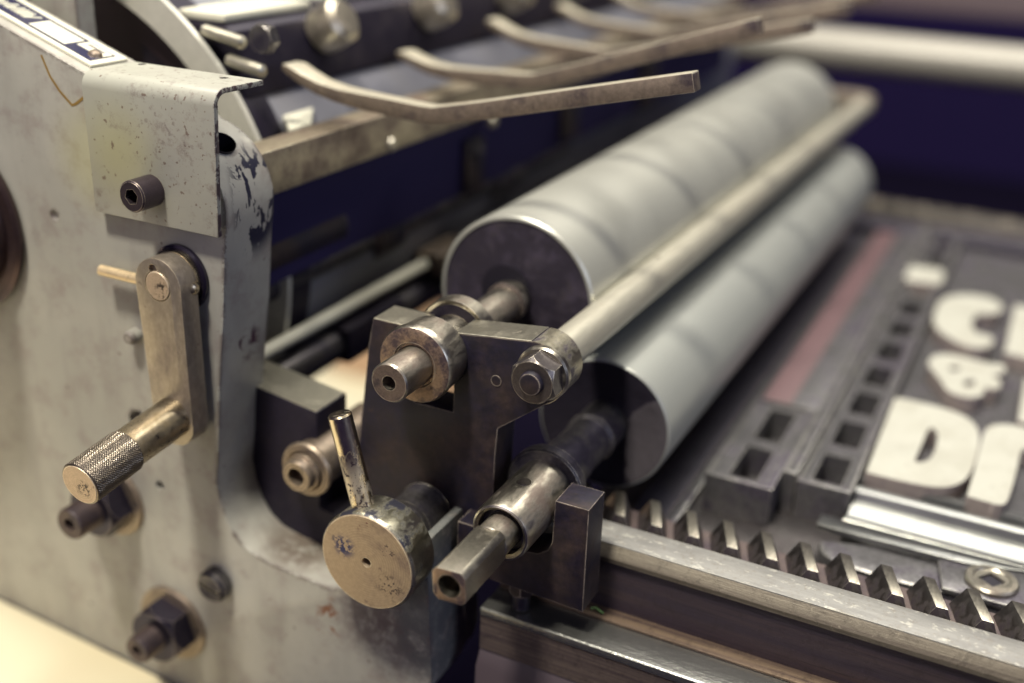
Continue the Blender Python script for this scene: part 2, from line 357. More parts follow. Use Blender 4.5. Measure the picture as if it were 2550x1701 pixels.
M['lead'] = steel('dull_lead', (.185, .18, .185), (.075, .065, .085), 55, .45, .62, .34, .5, m1=.75, m2=.4, edge=(.62, .60, .54), er=1.1, fine=.3)
M['root'] = steel('dark_rack_root', (.12, .09, .085), (.05, .035, .045), 100, .4, .7, .5, .6, m1=.4, m2=.2)  # dark material between the teeth
M['lead_dark'] = steel('dark_lead', (.055, .05, .07), (.03, .025, .045), 70, .45, .65, .5, .6, m1=.4, m2=.3, edge=(.45, .38, .4), er=.9, fine=.25)
M['bed'] = steel('bed_steel', (.14, .13, .13), (.07, .055, .06), 35, .45, .7, .36, .5, m1=.8, m2=.6, fine=.2)
k = N('type_face'); c_ = k.mix(k.ramp(k.noise(60, 4, .6), .4, .7), (.45, .445, .39), (.40, .39, .335))
c_ = k.mix(k.mth('MULTIPLY', k.ramp(k.noise(260, 5, .8), .60, .70), .55), c_, (.16, .14, .13)); e_ = k.mth('MULTIPLY', k.edge(.9), k.ramp(k.noise(180, 5, .75), .45, .55)); c_ = k.mix(k.mth('MULTIPLY', e_, .6), c_, (.20, .17, .15))
k.bump(k.noise(120, 5, .7, k.mapc((1, .15, 1))), .15, .0005); M['type'] = k.fin(c_, .4, 0)
k = N('type_side'); M['type_side'] = k.fin(k.mix(k.ramp(k.noise(90, 4, .6), .4, .7), (.34, .29, .27), (.22, .18, .19)), .5, .2)
M['red'] = N('red_strip_paint').fin((.13, .075, .082), .5, .1)
M['finger_side_shade'] = steel('finger_side_shade', (.24, .19, .145), (.05, .035, .045), 60, .5, .68, .42, .5, m1=.4, m2=.2, edge=(.7, .6, .45), er=.5, fine=.2)  # darker finger sides and undersides, shade put into the colour
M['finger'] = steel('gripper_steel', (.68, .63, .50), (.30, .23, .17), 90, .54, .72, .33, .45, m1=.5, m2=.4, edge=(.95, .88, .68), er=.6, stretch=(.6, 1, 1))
M['cross_bar'] = steel('cross_bar_steel', (.38, .325, .235), (.15, .105, .085), 60, .42, .66, .4, .5, m1=.75, m2=.5, edge=(.85, .8, .62), er=.7)
M['cylinder'] = steel('cylinder_rim', (.66, .64, .56), (.52, .50, .45), 30, .5, .8, .4, .5, m1=.3, m2=.3, fine=.05)
M['cyl_in'] = N('cylinder_inside').fin((.045, .028, .038), .6, .1)
M['navy'] = N('navy_shade_tint').fin((.026, .020, .068), .7, 0, .15)  # navy stands for tinted shadow, shade put into the colour
M['sheet'] = N('blue_grey_blanket').fin((.19, .19, .22), .5, 0)
M['white_enamel'] = N('white_enamel').fin((.72, .70, .57), .35, 0)
M['knob'] = steel('knob_steel', (.62, .56, .44), (.24, .19, .16), 60, .48, .75, .32, .45, m1=.9)
k = N('cream_board'); M['cream'] = k.fin(k.mix(k.ramp(k.noise(3.5, 2, .5), .4, .65), (.78, .72, .53), (.74, .62, .38)), .7, 0)
M['tan'] = N('tan_board').fin((.42, .27, .155), .7, 0)
M['tube'] = N('painted_tube').fin((.35, .33, .285), .36, .1)

def endface(o, mat):                         # turned front faces take a browner, rougher material
    o.data.materials.append(mat)
    for p_ in o.data.polygons:
        if p_.normal.y < -.9: p_.material_index = len(o.data.materials) - 1
    return o
# ================================================================== THE SETTING
M['floor'] = N('dark_floor').fin((.008, .0055, .020), .8, 0, .1)
M['wall'] = N('navy_backdrop').fin((.018, .0115, .060), .8, 0, .1)  # wall and floor: tinted darkness of the void put into their colour
b = new(); box(b, -3000, 3000, -1500, 4000, -620, -600); tag(part('floor', b, M['floor']), None, None, kind='structure')
b = new(); box(b, -3500, 3500, 3000, 3030, -600, 1800); tag(part('backdrop', b, M['wall']), None, None, kind='structure')

b = new(); vs = [b.verts.new(p) for p in ((-900, -420, -167), (-90, -420, -219), (-90, -113.5, -219), (-900, -113.5, -167), (-900, -420, -183), (-90, -420, -235), (-90, -113.5, -235), (-900, -113.5, -183))]
for f in ((0, 1, 2, 3), (7, 6, 5, 4), (0, 4, 5, 1), (1, 5, 6, 2), (2, 6, 7, 3), (3, 7, 4, 0)): b.faces.new([vs[i] for i in f])
tag(part('side_table', bev(b, 1.5), M['cream']), 'blurred cream table board in front of the frame at the bottom corner', 'board')
b = new(); yb = at(852, 930, 'Z', -590).y; prism(b, [(-1000, 540), (-560, 540), (-560, yb), (-1000, yb)], -598, -590, 'Z'); bev(b, 1)
tag(part('cream_board', b, M['cream']), 'cream board on the floor seen through the gap beside the tan one', 'board')
b = new(); prism(b, [(-1000, yb + 3), (-560, yb + 3), (-560, yb + 350), (-1000, yb + 350)], -598, -590, 'Z'); bev(b, 1)
tag(part('tan_board', b, M['tan']), 'tan board on the floor seen through the gap under the push rod', 'board')

# ================================================================== SIDE FRAME (casting)
Y0, Y1 = -112.0, -79.0
fr = thing('press_side_frame', 'grey painted cast side frame of the press with chipped edges and big nuts', 'machine frame', (-150, -95, -215))
outer = [(-330, 166), (-205.5, 124), (-156.8, 107.8), (-128, 99.5)]
for a in range(0, 10):                       # rounded top corner behind the cover plate
    t = math.radians(78 - a * 8.6); outer.append((-117.5 + 33.5 * math.cos(t), 57 + 32.5 * math.sin(t)))
outer += [(-84.6, 50), (-86.1, 41), (-89.8, 6.4), (-94.4, -24.3), (-98.6, -63.4), (-101, -79.7), (-99.5, -90), (-96, -100), (-91, -108), (-84, -113), (-73, -115.6), (-59.3, -117), (-36.6, -118)]
cx, cz = -3.5, -82.0
outer += [(-24, -112)]
for a in range(0, 7):                        # half bearing that carries the turned knob
    t = math.radians(206 + a * 25); outer.append((cx + 13.6 * math.cos(t), cz + 13.6 * math.sin(t)))
outer += [(11.5, -75.2), (15.8, -75.2), (16.5, -95), (18.2, -135), (18.9, -149), (17.5, -156), (-30, -186), (-70, -300), (-330, -300)]
b = prism(new(), outer, Y0, Y1); bev(b, 1.0, 2, 25)
body = part('body', b, M['paint'], fr, (0, 0, 0))
# slot in the rounded top, with soft lip
d = Vector((.62, 0, .78)); b = new(); lathe(b, [(0, 0), (0, 5.6), (30, 5.6), (30, 0)], Vector((-95.5, -97, 84)) - d * 16, d, 32)
for v in b.verts: v.co.y = -96 + (v.co.y + 96) * 1.25
h2 = lathe(new(), [(0, 0), (0, 3.2), (20, 3.2), (20, 0)], (-131.5, -118, -76), (0, 1, 0), 24)
h3 = lathe(new(), [(0, 0), (0, 2.3), (10, 2.3), (10, 0)], (-136, -118, -97), (0, 1, 0), 24)
h3.free(); q = at(398, 1210, 'Y', Y0); h3 = lathe(new(), [(0, 0), (0, 2.6), (14, 2.6), (14, 0)], (q.x, -118, q.z), (0, 1, 0), 24)
q = at(345, 1050, 'Y', Y0); h2.free(); h2 = lathe(new(), [(0, 0), (0, 6), (14, 6), (14, 0)], (q.x, -118, q.z), (0, 1, 0), 24)
cut(body, b, h2, h3)
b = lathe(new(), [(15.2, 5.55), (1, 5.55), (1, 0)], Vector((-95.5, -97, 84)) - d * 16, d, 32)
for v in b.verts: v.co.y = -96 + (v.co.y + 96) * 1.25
part('slot_shadow', b, M['hole'], fr)  # dark liner, shade inside the slot put into its colour
for px, py, r in ((136, 537, 3.2),):         # small casting dimple
    q = at(px, py, 'Y', Y0); cut(body, lathe(new(), [(-r, 0)] + [(-r * math.cos(t / 8 * math.pi), r * math.sin(t / 8 * math.pi)) for t in range(1, 8)] + [(r, 0)], (q.x, Y0 - r * .45, q.z), (0, 1, 0), 24))

b = prism(new(), [(-80.5, -99), (-78.5, -99), (-66, -132), (-65, -146), (-70, -152), (-80.5, -152)], -34, 18.4, 'X'); bev(b, 1.6, 3)
part('foot_rib', b, M['paint'], fr, (0, 0, 0))
# raised boss disc at the left edge
b = lathe(new(), [(0, 0), (0, 46.5), (-3, 47.5), (-4.5, 46), (-4.5, 41), (-2.5, 39.5), (-2.5, 38.5), (-9, 36), (-46, 34), (-48, 31), (-48, 0)], (-255.6, Y0 - .5, 26.4), (0, 1, 0), 96)
part('boss_cover', b, steel('boss_metal', (.085, .055, .055), (.045, .032, .05), 30, .4, .7, .3, .4, m1=.7, m2=.5), fr)

# cover plate: bent sheet with top flange
cp = []; T = 2.4; zt = 110.3; xr0 = -84.0
prof = [(-117.2, 47.6), (-117.2, zt - 7)]
for a in range(1, 8): t = math.radians(180 - a * 90 / 7); prof.append((-110.2 + 7 * math.cos(t), zt - 7 + 7 * math.sin(t)))
prof += [(-87, zt)]
inner = [(-87, zt - T), (-110.2, zt - T)]
for a in range(1, 8): t = math.radians(90 + a * 90 / 7); inner.append((-110.2 + (7 - T) * math.cos(t), zt - 7 + (7 - T) * math.sin(t)))
inner += [(-117.2 + T, zt - 7), (-117.2 + T, 47.6)]
b = prism(new(), prof + inner, -154.5, -82.0, 'X')
for v in b.verts:                            # sides are cut on a slight slant
    if v.co.x > -100: v.co.x += -2.6 * (110 - v.co.z) / 62 + (1.6 if v.co.y > -90 else 0)
    elif v.co.y > -90: v.co.x += 2
bev(b, .7, 2, 40)
cov = part('cover_plate', b, M['cover'], fr); cov['label'] = 'bent sheet cover plate, paint worn off its right edge'
q1 = at(354, 160, 'Z', zt); q2 = at(558, 194, 'Z', zt)
hs = [lathe(new(), [(0, 0), (0, 2.0), (8, 2.0), (8, 0)], (p.x, p.y, zt - 4), (0, 0, 1), 20) for p in (q1, q2)]
cut(cov, *hs)

# cap screw on the cover plate
def cap_screw(c, r, L, rs, name='cap_screw'):
    b = lathe(new(), [(0, 0), (0, r), (-L + .7, r), (-L, r - .7), (-L, 0)], c, (0, 1, 0), 48)
    o = part(name, b, steel('screw_steel', (.085, .066, .078), (.045, .033, .045), 150, .5, .7, .34, .5, m1=.7, m2=.5, edge=(.8, .68, .5), er=.4), fr)
    hb = new(); prism(hb, [(c[0] + rs * math.cos(math.radians(60 * i + 12)), c[2] + rs * math.sin(math.radians(60 * i + 12))) for i in range(6)], c[1] - L - 2, c[1] - L * .35)
    return cut(o, hb)
cap_screw((-119.5, -117.2, 63.0), 7.0, 12.5, 3.6)

# big nuts with washers and studs
def big_nut(px, py, r, L, sr, sl, rot):
    q = at(px, py, 'Y', Y0); c = (q.x, Y0, q.z)
    o = part('washer', lathe(new(), [(0, 0), (0, r * 1.42), (-1.6, r * 1.42), (-2.4, r * 1.36), (-2.4, 0)], c, (0, 1, 0), 64), M['bronze'], fr)
    o = part('hex_nut', hexa(new(), (c[0], Y0 - 2.4, c[2]), (0, -1, 0), L, r * 1.12, rot), M['nut'], fr)
    pr = [(0, 0), (0, sr)]
    t = 0.0
    while t < sl - 1.2: pr += [(-(L + 2.4) - t, sr), (-(L + 2.4) - t - .5, sr - .55)]; t += 1.15
    pr += [(-(L + 2.4) - sl, sr - .8), (-(L + 2.4) - sl, sr * .40), (-(L + 2.4) - sl + 4, sr * .36), (-(L + 2.4) - sl + 4, 0)]
    part('stud', lathe(new(), pr, c, (0, 1, 0), 40), M['stud'], fr)
big_nut(434, 1548, 15.0, 13, 7.6, 12, .25)
big_nut(282, 1240, 14.5, 13, 8.5, 14, .1)
# slotted screw
q = at(545, 1447, 'Y', Y0)
b = lathe(new(), [(0, 0), (0, 8.6), (-5.5, 8.6), (-7.4, 7.0), (-7.8, 5), (-7.8, 0)], (q.x, Y0, q.z), (0, 1, 0), 40)
o = part('slotted_screw', b, M['iron_ink'], fr); sb = new(); box(sb, q.x - 12, q.x + 12, Y0 - 9, Y0 - 5, q.z - .9, q.z + .9)
bmesh.ops.rotate(sb, verts=sb.verts[:], cent=(q.x, 0, q.z), matrix=Matrix.Rotation(.25, 3, 'Y')); cut(o, sb)
q = at(342, 833, 'Y', Y0)
part('painted_stud', lathe(new(), [(0, 0), (0, 3.6), (-5, 3.4), (-6.4, 2.4), (-6.4, 0)], (q.x, Y0, q.z), (0, 1, 0), 24), M['paint'], fr)

# nameplate on the sloping top edge
A = Vector((-205.5, 0, 124)); B = Vector((-156.8, 0, 107.8)); u = (B - A).normalized(); nrm = Vector((-u.z, 0, u.x))
def np(s, y, h): return B + u * s + nrm * h + Vector((0, y, 0))   # s along the slope, y across, h above
def slab(s0, s1, y0, y1, h0, h1):
    b = new(); vs = [b.verts.new(np(s, y, h)) for h in (h0, h1) for s, y in ((s0, y0), (s1, y0), (s1, y1), (s0, y1))]
    for f in ((0, 1, 2, 3), (7, 6, 5, 4), (0, 4, 5, 1), (1, 5, 6, 2), (2, 6, 7, 3), (3, 7, 4, 0)): b.faces.new([vs[i] for i in f])
    return b
pl = part('nameplate', bev(slab(-130, -3.5, -105.5, -83.5, .05, 1.5), .25, 1), M['white_enamel'], fr)
part('dark_panel', slab(-126, -7, -102.8, -87.2, 1.45, 1.56), N('plate_dark').fin((.045, .045, .085), .22, .1), pl)
part('white_panel', slab(-46, -24, -101.2, -89.3, 1.5, 1.72), M['white_enamel'], pl)
part('white_tab', slab(-22.5, -8, -95.5, -88.0, 1.5, 1.7), M['white_enamel'], pl)
def marks(name, seq, y, hgt, wd, h, mat, par, lean):
    b = new()
    for s_, k0, k1 in seq:                   # worn, unreadable strokes
        p0 = np(s_, y + k0 * hgt, h); p1 = np(s_ + lean * (k1 - k0), y + k1 * hgt, h)
        b_, n_ = Vector((0, 1, 0)), 10
        for i in range(n_): 
            pass
        tube(b, [p0, p0 * .5 + p1 * .5 + nrm * .02, p1], wd, 10)
    return part(name, b, mat, par)
random.seed(3)
seq = []; s0 = -122.0
while s0 < -50:
    tall = random.random(); k0 = -.35 if tall < .2 else 0; k1 = 1.45 if tall > .7 else .95
    seq.append((s0, k0, k1)); s0 += random.uniform(1.7, 2.5)
marks('lettering', seq, -98.6, 5.4, .52, 1.6, M['white_enamel'], pl, 2.2)
marks('lettering', [(-20 + i * 1.25, 0, 1) for i in range(8)], -91.6, 1.7, .28, 1.72, M['lead_dark'], pl, .4)
part('rivet', lathe(new(), [(0, 0), (0, 3.3), (1.0, 2.9), (2.0, 1.7), (2.3, 0)], np(-11, -95.8, 1.5), nrm, 32), M['bronze'], pl)
# yellow-brown grease pencil tick on the front face
pts = [(103, 137), (125, 190), (150, 228), (180, 262), (190, 258), (208, 243)]
b = new(); sweep(b, [Vector((xz(x, y, Y0)[0], Y0 - .05, xz(x, y, Y0)[1])) for x, y in pts], [(-.08, -.62), (.1, -.5), (.1, .5), (-.08, .62)])
part('pencil_mark', b, N('ochre_mark').fin((.30, .19, .05), .5, 0), fr)

# ================================================================== CRANK HANDLE
ck = thing('crank_handle', 'small steel crank handle with knurled grip on the frame face', 'crank', (-112, -120, 23))
part('hub_collar', lathe(new(), [(0, 0), (0, 15.4), (-1.6, 15.3), (-2.4, 14.2), (-2.4, 0)], (-111.5, -112.2, 23.3), (0, 1, 0), 64), M['black'], ck)
arm = []
for i in range(13): t = math.radians(-8 + i * 16.2); arm.append((-111.7 + 12.8 * math.cos(t), 23.5 + 12.8 * math.sin(t)))
for i in range(11): t = math.radians(182 + i * 17.6); arm.append((-110.0 + 11.3 * math.cos(t), -43 + 11.3 * math.sin(t)))
o = part('arm', bev(prism(new(), arm, -127.2, -116.6), .25), M['crank'], ck)
cut(o, lathe(new(), [(0, 0), (0, 7.1), (-4, 7.1), (-4, 0)], (-111.8, -125.2, 23.6), (0, 1, 0), 40), lathe(new(), [(0, 0), (0, 2.3), (-4, 2.3), (-4, 0)], (-113.8, -125.2, 30.9), (0, 1, 0), 20))
part('pivot_pin', lathe(new(), [(0, 0), (0, 6.7), (-2.0, 6.7), (-2.4, 6.3), (-2.4, 0)], (-111.8, -125.2, 23.6), (0, 1, 0), 48), M['turned_grip'], ck)
part('boss', lathe(new(), [(0, 0), (0, 12.9), (-4, 12.9), (-4, 0)], (-111.6, -112.6, 23.5), (0, 1, 0), 48), M['grip_neck'], ck)
part('neck', lathe(new(), [(-1, 0), (-1, 9.6), (31, 9.3), (31, 0)], (-109.9, -127.3, -40), (0, -1, -.10), 48), M['grip_neck'], ck, (-109.9, -127, -40))
# knurled grip: real diamond relief
ga = Vector((-109.7, -157.0, -43.0)); gd = Vector((.01, -1, -.115)).normalized(); d_, a_, b_ = basis(gd); GL = 27.5; GR = 10.3
b = new(); nu, nv = 216, 108; rows = []
for j in range(nv + 1):
    t = GL * j / nv; ring = []
    for i in range(nu):
        an = 2 * math.pi * i / nu
        s1 = (an * GR + t) / 1.30; s2 = (an * GR - t) / 1.30
        n_ = round(2 * math.pi * GR / 1.30) / (2 * math.pi * GR) * 1.30
        k1 = abs(((s1 * n_) % 1) - .5) * 2; k2 = abs(((s2 * n_) % 1) - .5) * 2
        ed = min(1, min(t, GL - t) / .8)
        r = GR - 1.0 * (1 - ed) ** 2 - .48 * (1 - min(k1, k2)) * ed
        ring.append(b.verts.new(ga + gd * t + (a_ * math.cos(an) + b_ * math.sin(an)) * r))
    rows.append(ring)
for A_, B_ in zip(rows, rows[1:]):
    for i in range(nu): b.faces.new([A_[i], B_[i], B_[(i + 1) % nu], A_[(i + 1) % nu]])
face(b, rows[0]); face(b, rows[-1][::-1])
part('knurled_grip', b, steel('knurl_steel', (.24, .205, .165), (.12, .095, .08), 90, .5, .7, .34, .42, edge=None, bump=.05), ck)
part('grip_end', lathe(new(), [(0, 0), (0, 9.2), (.25, 9.05), (.25, 0)], ga + gd * GL, gd, 64), M['turned_grip'], ck, tuple(ga + gd * GL))
pe = at(250, 672, 'Y', -118.5); pi_ = at(352, 697, 'Y', -118.5)
part('brass_pin', cyl(new(), pe, pi_ - pe, (pi_ - pe).length, 2.5, .4, 24), M['brass'], ck)
bc = at(480, 714, 'Y', -117)
b = new(); bmesh.ops.create_uvsphere(b, u_segments=32, v_segments=16, radius=3.9); bmesh.ops.translate(b, verts=b.verts[:], vec=bc + Vector((0, -1.0, 0)))
part('ball_oiler', b, M['grip_neck'], ck)

# ================================================================== ROLLER CARRIAGE BRACKET
br = thing('roller_bracket', 'dark iron bracket plate with bolted arm holding both roller shafts', 'bracket', (0, -71, -110))
P0, P1 = -80.0, -62.0
pl_ = [(-31.5, 9.2), (-10, 9.2), (-10, -27), (10, -27), (10.3, 11.2), (40.0, 14.8)]
ac = (44.5, 1.2); ra = 14.2
ac = (48.8, 1.5)
th0 = math.atan2(14.8 - 11.2, 40 - 10.3)
for i in range(13): t = math.radians(97 - i * 13.2); pl_.append((ac[0] + 14.2 * math.cos(t), ac[1] + 14.2 * math.sin(t)))
pl_ += [(32.4, -29.2), (31.6, -42), (31.0, -94), (30, -97.5), (-46, -97.5), (-38.7, -42), (-34, -4)]
o = part('plate', bev(prism(new(), pl_, P0, P1), .22), M['iron'], br)
part('slot_block', bev(box(new(), -9.6, 9.6, -79, -63, -55, -27.4), .3), M['iron_deep'], br)
# ground top faces of lug and arm, bright edge highlight put into their colour
top1 = [(-31.3, 8.9), (-10.1, 8.9), (-10.1, 9.55), (-31.3, 9.55)]
part('lug_top', bev(prism(new(), top1, P0 + .05, P1 - .3), .14, 1), M['steel_flat'], br)
tp = [(10.4, 10.9), (46.6, 15.2)]
b = new(); vs = []
for (x, z_) in tp:
    for dz in (0, .8):
        for yy in (P0 + .05, P1 - .3): vs.append(b.verts.new((x, yy, z_ + dz)))
for f in ((0, 1, 3, 2), (4, 6, 7, 5), (0, 4, 5, 1), (2, 3, 7, 6), (0, 2, 6, 4), (1, 5, 7, 3)): b.faces.new([vs[i] for i in f])
part('arm_top', bev(b, .16, 1), M['steel_flat'], br)
# worn rounded end of the arm
b = new(); A_ = []; B_ = []
for i in range(25):
    t = math.radians(96 - i * 6.8)
    A_.append([b.verts.new((ac[0] + r * math.cos(t), P0 + .05, ac[1] + r * math.sin(t))) for r in (14.1, 14.42)])
    B_.append([b.verts.new((ac[0] + r * math.cos(t), P1 - .4, ac[1] + r * math.sin(t))) for r in (14.1, 14.42)])
for i in range(24):
    b.faces.new([A_[i][1], A_[i + 1][1], B_[i + 1][1], B_[i][1]]); b.faces.new([A_[i][0], A_[i][1], B_[i][1], B_[i][0]]) if i == 0 else None
    b.faces.new([A_[i][0], A_[i + 1][0], A_[i + 1][1], A_[i][1]]); b.faces.new([B_[i][0], B_[i][1], B_[i + 1][1], B_[i + 1][0]])
part('arm_end', b, steel('scraped_steel', (.56, .52, .40), (.10, .085, .10), 95, .44, .55, .32, .45, edge=(.9, .85, .7), stretch=(1, .5, 1)), br)
nc = (49.6, P0, 1.2)
q = at(1352, 930, 'Y', -82); nc = (q.x, P0, q.z)
part('washer', lathe(new(), [(0, 0), (0, 12.0), (-2.4, 12.0), (-3.2, 11.2), (-3.2, 0)], nc, (0, 1, 0), 64), M['steel'], br)
part('hex_nut', hexa(new(), (nc[0], P0 - 3.2, nc[2]), (0, -1, 0), 9.5, 11.0, .42), M['nut2'], br)
part('bolt_end', lathe(new(), [(0, 0), (0, 5.4), (-2.0, 5.3), (-3.1, 4.6), (-3.4, 3.4), (-3.4, 0)], (nc[0], P0 - 11.8, nc[2]), (0, 1, 0), 40), M['iron'], br)
q = at(1236, 948, 'Y', P0); part('dowel', lathe(new(), [(0, 0), (0, 2.6), (-.35, 2.5), (-.5, 0)], (q.x, P0, q.z), (0, 1, 0), 24), M['iron'], br)
# fork that carries the lower shaft
fk = [(66.8, -49), (82.3, -49), (82.8, -100.5), (33, -99), (20, -97.5), (20, -74), (36, -74), (41, -77.2), (51.5, -79), (60, -77.8), (64.6, -74.5), (66.4, -70)]
o = part('fork_block', bev(prism(new(), fk, -92, -74.5), .3), M['iron'], br)
part('clamp_bolt', hexa(new(), (50, -84.7, -100), (0, 0, -1), 6, 6.2, .3), M['iron'], br)
part('clamp_stem', cyl(new(), (50, -84.7, -105.5), (0, 0, -1), 9, 4.0, .4, 24), M['iron_ink'], br)
# tie rod with far bracket arm
r0_, r1_ = Vector((49.5, P1 - 1, 1.5)), Vector((51.8, 640, -6))
b = new(); cyl(b, r0_, r1_ - r0_, (r1_ - r0_).length, 9.0, .5, 64)
rod = part('tie_rod', b, M['rod'], br)
rod['label'] = 'long polished tie rod running beside the upper roller'
q = r0_ + (r1_ - r0_) * .19 + Vector((-1.2, 0, 8.5)); cut(rod, cyl(new(), q + Vector((0, 0, 2)), (0, 0, -1), 8, 1.6, .1, 20))
part('far_arm', bev(prism(new(), [(-30, -12), (50, -15), (60, -12), (62, -5), (60, 3), (50, 6), (-30, 6)], 636, 656), 2.5), M['crank'], br)

# ================================================================== UPPER ROLLER
YF = 560.0
ur = thing('ink_roller', 'large pale upper roller with dark end face above the tie rod', 'roller', (0, 280, -43), 'ink rollers')
part('drum', lathe(new(), [(0, 40.0), (0, 41.3), (1.2, 42.4), (2.5, 42.4), (YF - 2, 42.4), (YF, 40), (YF, 0)], (0, 0, -1), (0, 1, 0), 128), M['roller'], ur, (0, 0, 0))
c1 = part('end_face', lathe(new(), [(.7, 0), (.7, 40.2)], (0, 0, -1), (0, 1, 0), 96), M['cap1'], ur, (0, 0, 0))
part('end_boss', lathe(new(), [(0, 0), (0, 13.5), (1.5, 13.0), (1.5, 0)], (-5, -.9, 2), (0, 1, 0), 48), M['hole'], ur)
sh = [(3, 0), (3, 8.2), (-6, 8.2), (-6.3, 10.2), (-11, 10.2), (-11.4, 8.6), (-54, 8.8), (-54, 8.8), (-116.3, 8.8), (-117, 8.2), (-117, 3.2), (-110, 3.0), (-110, 0)]
endface(part('shaft', lathe(new(), sh, (0, 0, 0), (0, 1, 0), 64), M['steel'], ur, (0, 0, 0)), M['end_brown'])
part('back_ring', lathe(new(), [(-62, 8.9), (-62, 15.6), (-61.5, 15.6), (-62.0, 17.6), (-62.6, 18.0), (-54.6, 18.2), (-54, 17.5), (-54, 8.9)], (0, 0, .3), (0, 1, 0), 96), M['steel'], ur, (0, 0, 0))
sl = part('sleeve', lathe(new(), [(-61.8, 8.9), (-61.8, 11.0), (-81, 11.2), (-81, 8.9)], (0, 0, 0), (0, 1, 0), 64), M['steel_bright'], ur, (0, 0, 0))
cut(sl, cyl(new(), (-4.4, -70.5, 13.4), (.31, 0, -.95), 6, 2.5, .1, 24))
part('ring_recess_shade', lathe(new(), [(-62.3, 11.2), (-62.3, 15.9)], (0, 0, .3), (0, 1, 0), 64), M['iron_deep'], ur, (0, 0, 0))  # added dark annulus, shade of the ring's recess put into its colour
part('front_ring', lathe(new(), [(-79.8, 8.9), (-79.8, 16.6), (-93, 17.2), (-93.5, 17.7), (-95.8, 17.7), (-97.0, 17.0)], (0, 0, .3), (0, 1, 0), 96), M['steel'], ur, (0, 0, 0))
part('ring_face', lathe(new(), [(-97.0, 17.05), (-97.45, 16.2), (-97.2, 10.4), (-96.4, 9.9), (-96.4, 8.9)], (0, 0, .3), (0, 1, 0), 96), M['ring_face'], ur, (0, 0, 0))
part('far_shaft', cyl(new(), (0, YF, 0), (0, 1, 0), 92, 8, .5, 32), M['crank'], ur)

# ================================================================== LOWER ROLLER
lx, lz = 51.5, -58.0
lr = thing('ink_roller', 'lower glossy roller with crusted end face and square drive end', 'roller', (lx, 280, -93), 'ink rollers')
dl = Vector((-.004, 1, -.010)).normalized()
part('drum', lathe(new(), [(0, 31.6), (0, 34.0), (.8, 34.9), (YF, 34.9), (YF + 2, 33), (YF + 2, 0)], (lx, 0, lz), dl, 128), M['roller2'], lr, (lx, 0, lz))
part('end_face', lathe(new(), [(3.2, 0), (3.2, 12), (1.0, 27), (-.05, 31), (-.1, 33.6), (.6, 34.5), (.9, 34.95)], (lx, 0, lz), dl, 96), M['cap2'], lr, (lx, 0, lz))
part('far_shaft', cyl(new(), Vector((lx, 0, lz)) + dl * YF, dl, 60, 8, .5, 32), M['crank'], lr)
sh = [(4, 0), (4, 11.8), (-13, 11.8), (-14.5, 12.6), (-17, 12.6), (-18.5, 11.4), (-40, 11.4), (-41, 12.0), (-62, 12.0), (-62.4, 15), (-63.5, 18.0), (-69, 18.4), (-70, 17.6), (-70, 10)]
part('sleeve', lathe(new(), sh, (lx, 0, lz), (0, 1, 0), 96), M['iron_ink'], lr, (lx, 0, lz))
co = part('collar', lathe(new(), [(-66, 0), (-66, 13.2), (-111.5, 13.4), (-113, 12.8), (-113.4, 12.0), (-112.4, 10.6), (-107, 10.4), (-107, 8.0), (-100, 8.0), (-100, 0)], (lx, 0, lz), (0, 1, 0), 96), M['steel'], lr, (lx, 0, lz))
cut(co, cyl(new(), (lx - .3, -91, lz + 17), (.02, 0, -1), 8, 3.3, .1, 32))
part('collar_recess_shade', lathe(new(), [(-109, 7.9), (-109, 10.7)], (lx, 0, lz), (0, 1, 0), 64), M['iron_deep'], lr, (lx, 0, lz))  # added dark annulus carrying the shade between collar and shaft
part('oil_hole_shade', cyl(new(), (lx - .3, -91, lz + 9.4), (0, 0, 1), .6, 3.2, .1, 24), M['hole'], lr)  # dark disc at the bottom of the bore, its shade as colour
part('shaft_end', lathe(new(), [(-100, 0), (-100, 8.0), (-122.6, 8.0), (-123, 7.6), (-123, 0)], (lx, 0, lz), (0, 1, 0), 64), M['steel'], lr, (lx, 0, lz))
sq = []
for i in range(4):
    for j in range(7):
        t = math.radians(i * 90 + 45 - 11 + j * 3.67); sq.append((lx + 8.9 * math.cos(t + .06), lz + 8.9 * math.sin(t + .06)))
b = prism(new(), sq, -156, -122.2); bev(b, .45, 2, 40)
o = endface(part('square_end', b, M['square'], lr), M['ring_face']); cut(o, lathe(new(), [(-160, 0), (-160, 5.3), (-155.4, 5.0), (-150, 4.2), (-140, 4.0), (-140, 0)], (lx, 0, lz), (0, 1, 0), 40))

# ================================================================== TURNED ECCENTRIC KNOB
kn = thing('eccentric_knob', 'round turned steel knob with short inked lever standing on the frame foot', 'knob', (cx, -120, cz - 24))
K = (cx, 0, cz + 1.0)
o = part('disc', lathe(new(), [(-111, 0), (-111, 21.8), (-112, 23.0), (-128.6, 23.8), (-129.4, 23.6), (-130.2, 23.0)], K, (0, 1, 0), 128), steel('disc_rim', (.60, .57, .44), (.05, .05, .07), 120, .50, .60, .3, .45, edge=(.95, .9, .72), stretch=(1, .7, 1)), kn, K)
f_ = part('disc_face', lathe(new(), [(-130.2, 23.0), (-130.6, 22.6), (-130.6, 2.3), (-129.5, 2.0), (-124, 2.0), (-124, 0)], K, (0, 1, 0), 128), M['turned'], kn, K)
part('spindle', lathe(new(), [(-113, 0), (-113, 10.4), (-98, 10.4), (-97.5, 11.2), (-97, 12.6), (-81, 12.9), (-80.2, 13.4), (-80.2, 0)], K, (0, 1, 0), 64), M['iron_ink'], kn, K)
hb = at(906, 1262, 'Y', -121); ht = at(845, 1030, 'Y', -121)
hd = (ht - hb); hb = hb - hd.normalized() * 6
